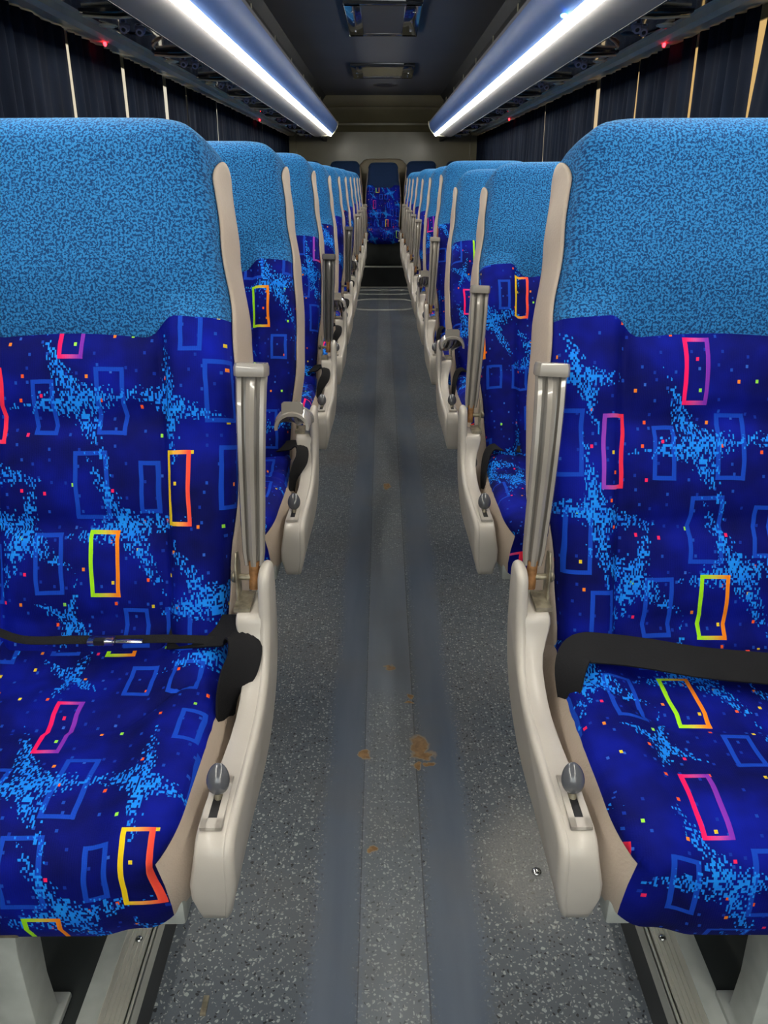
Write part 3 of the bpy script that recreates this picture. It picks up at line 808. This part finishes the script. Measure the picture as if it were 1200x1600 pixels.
def rounded_extrude(m, prof, x0, x1, r, n=4, xf=None):
    """prof: list of (y,z) counter-clockwise; extruded x0..x1 with rounded long edges"""
    A = sum(prof[i][0] * prof[(i + 1) % len(prof)][1] - prof[(i + 1) % len(prof)][0] * prof[i][1] for i in range(len(prof)))
    if A < 0: prof = prof[::-1]
    N = len(prof); nor = []
    for i in range(N):
        p, q, s_ = Vector(prof[i - 1]), Vector(prof[i]), Vector(prof[(i + 1) % N])
        a = (q - p).normalized(); b = (s_ - q).normalized()
        na = Vector((a.y, -a.x)); nb = Vector((b.y, -b.x)); v = na + nb
        if v.length < 1e-6: v = na
        v.normalize(); nor.append(v / max(.5, v.dot(na)))
    layers = []
    for k in range(n + 1):
        a = PI / 2 * k / n; layers.append((x0 + (r * (1 - math.sin(a))) * (1 if x1 > x0 else -1), r * (1 - math.cos(a))))
    layers = layers[::-1]
    L2 = [(x1 - (x - x0), o_) for (x, o_) in layers[::-1]]
    rings = []
    for (x, off) in layers + L2:
        ring = []
        for (p, nv) in zip(prof, nor):
            y = p[0] - nv[0] * off; z = p[1] - nv[1] * off
            xx = xf(x, y, z) if xf else x
            ring.append((xx, y, z))
        rings.append(ring)
    m.loft(rings)

def smooth_poly(pts, it=2):
    for _ in range(it):
        out = []
        for i in range(len(pts)):
            a, b = pts[i], pts[(i + 1) % len(pts)]
            out.append((a[0] * .75 + b[0] * .25, a[1] * .75 + b[1] * .25)); out.append((a[0] * .25 + b[0] * .75, a[1] * .25 + b[1] * .75))
        pts = out
    return pts

FULL = [(.603, .334), (.594, .340), (.586, .385), (.587, .428), (.600, .446), (.625, .450), (.70, .451), (.775, .454), (.83, .464), (.868, .488), (.890, .525), (.900, .570), (.905, .592), (.918, .600), (.945, .600), (.962, .592),
        (.967, .560), (.965, .500), (.950, .450), (.915, .408), (.850, .380), (.77, .362), (.70, .352), (.650, .340)]
LOWP = [(.603, .334), (.594, .340), (.586, .385), (.587, .428), (.600, .446), (.625, .450), (.70, .451), (.775, .454), (.83, .464), (.868, .488), (.888, .515), (.893, .535), (.900, .541), (.94, .541),
        (.965, .541), (.965, .500), (.950, .450), (.915, .408), (.850, .380), (.77, .362), (.70, .352), (.650, .340)]

def side_panel(sg, parent, base):
    """sg = +1: aisle on the +x side of the seat (left-hand seats)"""
    ax = -sg                                   # world x of the panel is negative for left-hand seats
    xo, xi, xm = ax * .1700, ax * .2265, ax * .1865
    cxm = (xo + xi) / 2
    def xf(x, y, z):
        k = sst(z, .33, .395); tp = .62 + .38 * k if y < .75 else 1 - (1 - (.62 + .38 * k)) * (1 - sst(y, .7, .95))
        bow = .004 * sst(y, .60, .85)
        xx = cxm + (x - cxm) * tp + (-ax) * bow * (1 if abs(x) < abs(cxm) else 0)
        inner = .2215 - .0095 * sst(z, .375, .435) - .0115 * sst(y, .62, .80) + .013 * sst(z, .48, .53)
        if abs(xx) > .1865: xx = ax * (.1865 + (abs(xx) - .1865) / .040 * (inner - .1865))
        return xx
    m = MB()
    rounded_extrude(m, smooth_poly(FULL, 1), xo, xm, .009, 4, xf)
    rounded_extrude(m, smooth_poly(LOWP, 1), xm - ax * .010, xi, .006, 3, xf)
    o = m.build('side_panel', M['shell'], parent, smooth=45); o.location = tuple(-b for b in base)
    # slot plate in the top face
    m = MB()
    zc = .4510
    for (a, b, c, d) in ((-.0115, .0115, .612, .626), (-.0115, .0115, .678, .690), (-.0115, -.0050, .612, .690), (.0045, .0115, .612, .690)):
        m.box(ax * .1965 + a, ax * .1965 + b, c, d, zc - .002, zc + .0022)
    p = m.build('slot_plate', M['shell'], o, smooth=0)
    m = MB().box(ax * .1965 - .005, ax * .1965 + .0045, .626, .678, zc - .002, zc + .0006)
    sl = m.build('lever_slot', M['dark'], o, smooth=0)
    # recline lever
    lx = ax * .1965
    m = MB().tube([(lx, .656, .449), (lx, .661, .460), (lx, .664, .470)], [.0045, .005, .0055], 10)
    lv = m.build('recline_lever', M['bracket'], parent, smooth=40); lv.location = tuple(-b for b in base)
    m = MB(); rings = []
    for k in range(1, 14):
        th = PI * k / 14; r = .0130 * math.sin(th) * (1 + .12 * math.cos(th)); d = -.0175 * math.cos(th)
        c = Vector((lx, .664, .472)); axd = Vector((0, .45, .89))
        e1 = Vector((1, 0, 0)); e2 = axd.cross(e1)
        rings.append([tuple(c + axd * d + e1 * r * math.cos(2 * PI * q / 18) + e2 * r * .85 * math.sin(2 * PI * q / 18)) for q in range(18)])
    m.loft(rings); kb = m.build('lever_knob', M['knob'], lv, smooth=60)
    return o

def hinge(sg, parent, base):
    ax = -sg; m = MB()
    xa = ax * .1945
    m.box(xa, xa + ax * .022, .905, .955, .541, .547)
    rounded_extrude(m, [(.925, .545), (.955, .545), (.957, .590), (.950, .612), (.935, .616), (.926, .600)], ax * .2125, ax * .2155, .001, 2)
    m.tube([(ax * .187, .943, .575), (ax * .219, .943, .575)], .0045, 10)
    m.ellipsoid((ax * .220, .943, .575), (.005, .008, .008), 12, 8)
    o = m.build('arm_hinge', M['bracket'], parent, smooth=35); o.location = tuple(-b for b in base)
    return o

def armrest(sg, parent, base, up=True, dark=False):
    ax = -sg; px, py, pz = ax * .192, .943, .572
    m = MB(); rings = []
    # cross-section seen from the front: two flanges and a central rib (x, n) with n towards the front
    def sec(w, d, rib):
        h = w / 2; fr = .18 * w
        return [(-h, -.15 * d), (-h * .86, -.55 * d), (-h * .60, -.55 * d), (-h * .52, .05 * d), (-fr * .9, .10 * d), (-fr * .75, -.75 * d - rib), (0, -1.0 * d - rib), (fr * .75, -.75 * d - rib), (fr * .9, .10 * d),
                (h * .52, .05 * d), (h * .60, -.55 * d), (h * .86, -.55 * d), (h, -.15 * d), (h * .9, .75 * d), (h * .4, 1.0 * d), (-h * .4, 1.0 * d), (-h * .9, .75 * d)]
    path = [(.020, .0, .026, .009, .0), (.04, -.001, .031, .012, .001), (.09, -.004, .034, .013, .002), (.14, -.006, .036, .014, .003), (.19, -.006, .038, .014, .004),
            (.24, -.002, .040, .014, .003), (.268, .003, .041, .013, .001), (.278, .006, .042, .012, -.003), (.281, .007, .042, .012, -.003)]
    for (t, n_, w, d, rib) in path:
        rings.append([(px + x + ax * .0 - .0, py + n_ + y, pz + t) for (x, y) in sec(w, d, rib)])
    m.loft(rings)
    # closed rounded end plate
    e_ = []
    for (dz, g) in ((.278, .96), (.280, 1.0), (.290, 1.0), (.295, .93)):
        e_.append([(px + x * g, py + .006 + y * g, pz + dz) for (x, y) in [(-.0215, -.013), (-.018, -.017), (.018, -.017), (.0215, -.013), (.0215, .010), (.016, .014), (-.016, .014), (-.0215, .010)]])
    m.loft(e_)
    o = m.build('armrest', M['dark_arm'] if dark else M['arm'], parent, loc=(px, py, pz), smooth=40)
    o.location = (px - base[0], py - base[1], pz - base[2])
    k = MB().tube([(0, 0, -.014), (0, 0, .026)], .0075, 12).build('arm_pin', M['rust'], o, smooth=40)
    o.rotation_euler = (-math.radians(9), 0, math.radians(0)) if up else (math.radians(72), 0, 0)
    if not up:
        # broad arched pad over a lowered armrest: an open half-round shell
        m2 = MB(); rr = []
        for (t, yo, R_, th) in ((.07, -.002, .020, .005), (.12, .000, .028, .006), (.18, .000, .034, .007), (.25, -.004, .036, .007), (.285, -.012, .036, .007), (.300, -.020, .034, .006)):
            arc = [PI * (-.06 + 1.12 * k_ / 16) for k_ in range(17)]
            rr.append([(R_ * math.cos(a), yo - .012 + R_ * .85 * math.sin(a), t) for a in arc] + [((R_ - th) * math.cos(a), yo - .012 + (R_ * .85 - th) * math.sin(a), t) for a in arc[::-1]])
        m2.loft(rr); m2.build('arm_pad', M['arm'], o, smooth=50)
    return o

def belt_side(sg, parent, base, loose=False):
    """black strap rising between cushion and side panel, lying across the back of the cushion"""
    ax = -sg; xc = ax * XC
    m = MB()
    P = [(.31, .915, .502), (.275, .912, .506), (.240, .905, .512), (.213, .893, .518), (.198, .872, .516), (.197, .848, .500), (.206, .832, .484), (.216, .822, .458), (.221, .815, .41), (.222, .81, .36)]
    N = [(0, -.5, .9), (0, -.5, .9), (.1, -.5, .9), (.35, -.55, .8), (.6, -.4, .75), (.7, -.35, .6), (.8, -.4, .5), (.9, -.3, .3), (1, -.2, .1), (1, -.1, .05)]
    m.ribbon([(ax * a, b, c) for (a, b, c) in P], [(-ax * a, b, c) for (a, b, c) in N], .050 if loose else .032)
    return m

def buckle(m, c, rot=0):
    m.box(c[0] - .028, c[0] + .028, c[1] - .014, c[1] + .014, c[2] - .006, c[2] + .006)

def seat_frame(sg, parent, base):
    ax = -sg
    m = MB()
    m.box(ax * .235, ax * .86, .66, .70, .315, .352).box(ax * .235, ax * .86, .86, .90, .315, .352)
    m.box(ax * .232, ax * .262, .60, .95, .322, .358)
    o = m.build('seat_frame', M['steel'], parent, bevel=.004); o.location = tuple(-b for b in base)
    # pedestal leg: flared at the top and at the foot
    for xl, ya in ((.452, .598), (.83, .598), (.452, .86), (.83, .86)):
        m = MB(); rings = []
        for (z, y0, y1, hw) in ((PLAT, -.006, .075, .032), (PLAT + .010, -.006, .075, .032), (PLAT + .013, .004, .055, .0235), (.18, .004, .052, .0225), (.27, .002, .055, .0245), (.30, .0, .06, .028), (.32, -.002, .065, .033)):
            rings.append([(ax * xl - hw, ya + y0, z), (ax * xl + hw, ya + y0, z), (ax * xl + hw, ya + y1, z), (ax * xl - hw, ya + y1, z)])
        m.loft(rings); l = m.build('leg', M['steel'], parent, bevel=.003); l.location = tuple(-b for b in base)
        if ya < .7:
            m = MB().box(ax * xl - .040, ax * xl + .040, .586, .66, .320, .334)
            b = m.build('leg_bracket', M['bracket'], l, bevel=.002)

def make_seat(sg, up, dark=False):
    side = 'left' if sg > 0 else 'right'; ax = -sg
    base = (ax * .64, .80, PLAT)
    t = thing('double_bus_seat', '', 'bus seat', base, 'blue patterned seats in rows along the aisle')
    seat_frame(sg, t, base)
    backrest(ax * XC, sg, t, base)
    wb_ = backrest(ax * (XC + .424), sg, t, base); wb_.rotation_euler.x -= math.radians(3)
    cushion(ax * XC, sg, t, base); cushion(ax * (XC + .424), sg, t, base)
    side_panel(sg, t, base); hinge(sg, t, base)
    armrest(sg, t, base, up, dark)
    b = belt_side(sg, t, base)
    bo = b.build('seat_belt', M['belt'], t, smooth=50); bo.location = tuple(-q for q in base)
    return t

UPL = [1, 0, 1, 0, 1, 0, 1, 1, 1, 1]
UPR = [1, 1, 0, 1, 0, 1, 1, 1, 1, 1]
#       extra tilt in degrees, per row (positive = further back)
RCL = [0, -1.5, -1.5, 1, 1, .5, 0, .5, 0, 0]
RCR = [0, 8, 9, 0, 2, 3, 0, 2, 1, 0]
LIFTR = [0, 0, 0, .014, 0, 0, 0, 0, 0, 0]
for sg, side, UPS, RC in ((1, 'left', UPL, RCL), (-1, 'right', UPR, RCR)):
    proto_up = make_seat(sg, True); proto_dn = make_seat(sg, False)
    usedu = usedd = False; row_objs = []
    for r in range(10):
        if UPS[r]:
            if usedu: o = copy_tree(proto_up)
            else: o = proto_up; usedu = True
        else:
            if usedd: o = copy_tree(proto_dn)
            else: o = proto_dn; usedd = True
        row_objs.append(o)
    for r, o in enumerate(row_objs):
        o.location.y = .80 + .80 * r
        if side == 'right': o.location.z = PLAT + LIFTR[r] * 0
        arm = 'armrest raised' if UPS[r] else 'armrest folded down'
        o['label'] = 'blue double bus seat, %s one back on the %s of the aisle, %s' % (names[r], side, arm)
        if r == 0:
            o['label'] = 'nearest double bus seat on the %s, %s' % (side, 'metal buckle at back of cushion' if side == 'left' else 'wide black belt across cushion')
        rr = random.Random(r * 3 + (40 if side == 'right' else 0))
        nb = 0
        for ch in o.children:
            k = ch.name.split('.')[0]
            if k == 'backrest':
                # keep each seat's recline relative to its pattern of tilt
                aisle = abs(ch.location.x + o.location.x) < .6
                ch.rotation_euler.x = -math.radians(TILT + RC[r] + (0 if aisle else (3 if r else 1)))
            if k in ('backrest', 'seat_cushion'):
                if r == 0: sh = {('left', 'backrest'): (0, 0), ('right', 'backrest'): (.020, .062), ('left', 'seat_cushion'): (-.02, .70), ('right', 'seat_cushion'): (.092, .33)}[(side, k)]
                else: sh = (rr.uniform(-.2, .2), rr.uniform(0, .5))
                ch['pattern_shift'] = (sh[0], sh[1], 0.0)
                for g in ch.children: g['pattern_shift'] = (sh[0] + r * .1, sh[1], 0.0)
            if k == 'armrest' and UPS[r]: ch.rotation_euler.y = math.radians(1.5 if side == 'left' else 3.0) * (1 if side == 'right' else 1)
            if k == 'armrest' and side == 'left' and r in (2, 4):
                ch.data = ch.data.copy(); ch.data.materials[0] = M['dark_arm']
            if k == 'seat_belt' and r > 0 and side == 'right':
                if r == 1:
                    m = MB(); P = [(.31, .915, .500), (.27, .912, .505), (.243, .905, .508), (.229, .890, .495), (.221, .868, .468), (.217, .845, .435), (.216, .83, .39)]
                    N = [(0, -.5, .9), (0, -.5, .9), (-.2, -.5, .9), (-.5, -.5, .6), (-.8, -.4, .4), (-1, -.3, .2), (-1, -.1, .05)]
                    m.ribbon(P, N, .020); tmp = m.build('seat_belt', M['belt'], smooth=60)
                    slim = tmp.data; COL.objects.unlink(tmp); bpy.data.objects.remove(tmp)
                ch.data = slim
            if k == 'seat_belt' and r == 0 and side == 'left':
                tmp = belt_side(sg, None, None, True).build('seat_belt', M['belt'], smooth=60)
                ch.data = tmp.data; COL.objects.unlink(tmp); bpy.data.objects.remove(tmp)
            if k == 'seat_belt' and r == 0 and side == 'right':
                m = MB()
                P = [(.232, .80, .40), (.231, .83, .45), (.236, .855, .488), (.252, .872, .503), (.29, .872, .503), (.34, .862, .502), (.40, .846, .500), (.46, .838, .498), (.52, .834, .496), (.60, .84, .496)]
                N = [(-1, 0, .1), (-1, -.2, .4), (-.6, -.4, .8), (-.2, -.5, .9)] + [(0, -.45, .9)] * 6
                # interpolate for smoothness
                m.ribbon(P, N, .046); ch.data = m.build('seat_belt', M['belt'], smooth=60).data
                tmp = [q for q in COL.objects if q.name.startswith('seat_belt') and q.data == ch.data and q != ch][0]; COL.objects.unlink(tmp); bpy.data.objects.remove(tmp)
        if r == 0 and side == 'left':
            base = o.location
            m = MB()
            P = [(-.232, .894, .503), (-.30, .894, .506), (-.38, .892, .506), (-.43, .890, .507), (-.50, .890, .507), (-.545, .90, .515), (-.56, .885, .522), (-.58, .90, .515), (-.66, .90, .51)]
            m.ribbon(P, (0, -.75, .65), .011, .002)
            q = m.build('lap_strap', M['belt'], o, smooth=60); q.location = (-base).to_tuple()
            m = MB().box(-.410, -.374, .872, .888, .508, .516).box(-.374, -.336, .877, .885, .508, .513)
            b = m.build('buckle', M['chrome'], q, bevel=.003)
            m = MB().box(-.400, -.386, .8715, .880, .510, .5168); m.build('buckle_button', M['dark'], b, smooth=0)

# ------------------------------------------------------------------ rear bench: five places on the raised rear floor
def rear_places():
    dy = 8.32; dz = .125
    for (cx, lab, w) in ((-XC, 'dark blue rear bench seat left of the centre seat, under the rear wall', .93), (XC, 'dark blue rear bench seat right of the centre seat, under the rear wall', .93),
                         (-.866, 'dark blue rear bench seat beside the left curtains', .90), (.866, 'dark blue rear bench seat beside the right curtains', .90),
                         (0.0, 'single centre rear seat facing down the aisle before the beige cover', .93)):
        base = (cx, .80, .22 - dz)
        t = thing('rear_bench_seat', lab, 'bus seat', base, 'five places across the rear of the bus')
        b = backrest(cx, 1, t, base, narrow=w); c = cushion(cx, 1, t, base)
        m = MB().box(cx - .19, cx + .19, .62, 1.0, .22 - dz, .372)
        f = m.build('bench_base', M['platform'], t, bevel=.01); f.location = tuple(-q for q in base)
        m = MB().box(cx - .205, cx + .205, .585, .60, .350, .362); f = m.build('base_trim', M['rail'], t, bevel=.002); f.location = tuple(-q for q in base)
        c.scale.x = .90; b.scale.x = .95
        b['pattern_shift'] = (.1 + cx, .2, 0.0); c['pattern_shift'] = (.3, .1 + cx, 0.0)
        for g in list(b.children) + list(c.children):
            g['pattern_shift'] = (cx, .3, 0.0)
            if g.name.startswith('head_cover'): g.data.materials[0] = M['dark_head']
        t.location = (cx, .80 + dy - (.10 if cx == 0 else 0), .22)
        if cx == 0: b.rotation_euler.x = -math.radians(22); t.location.z = .22 - .07 + .07
rear_places()
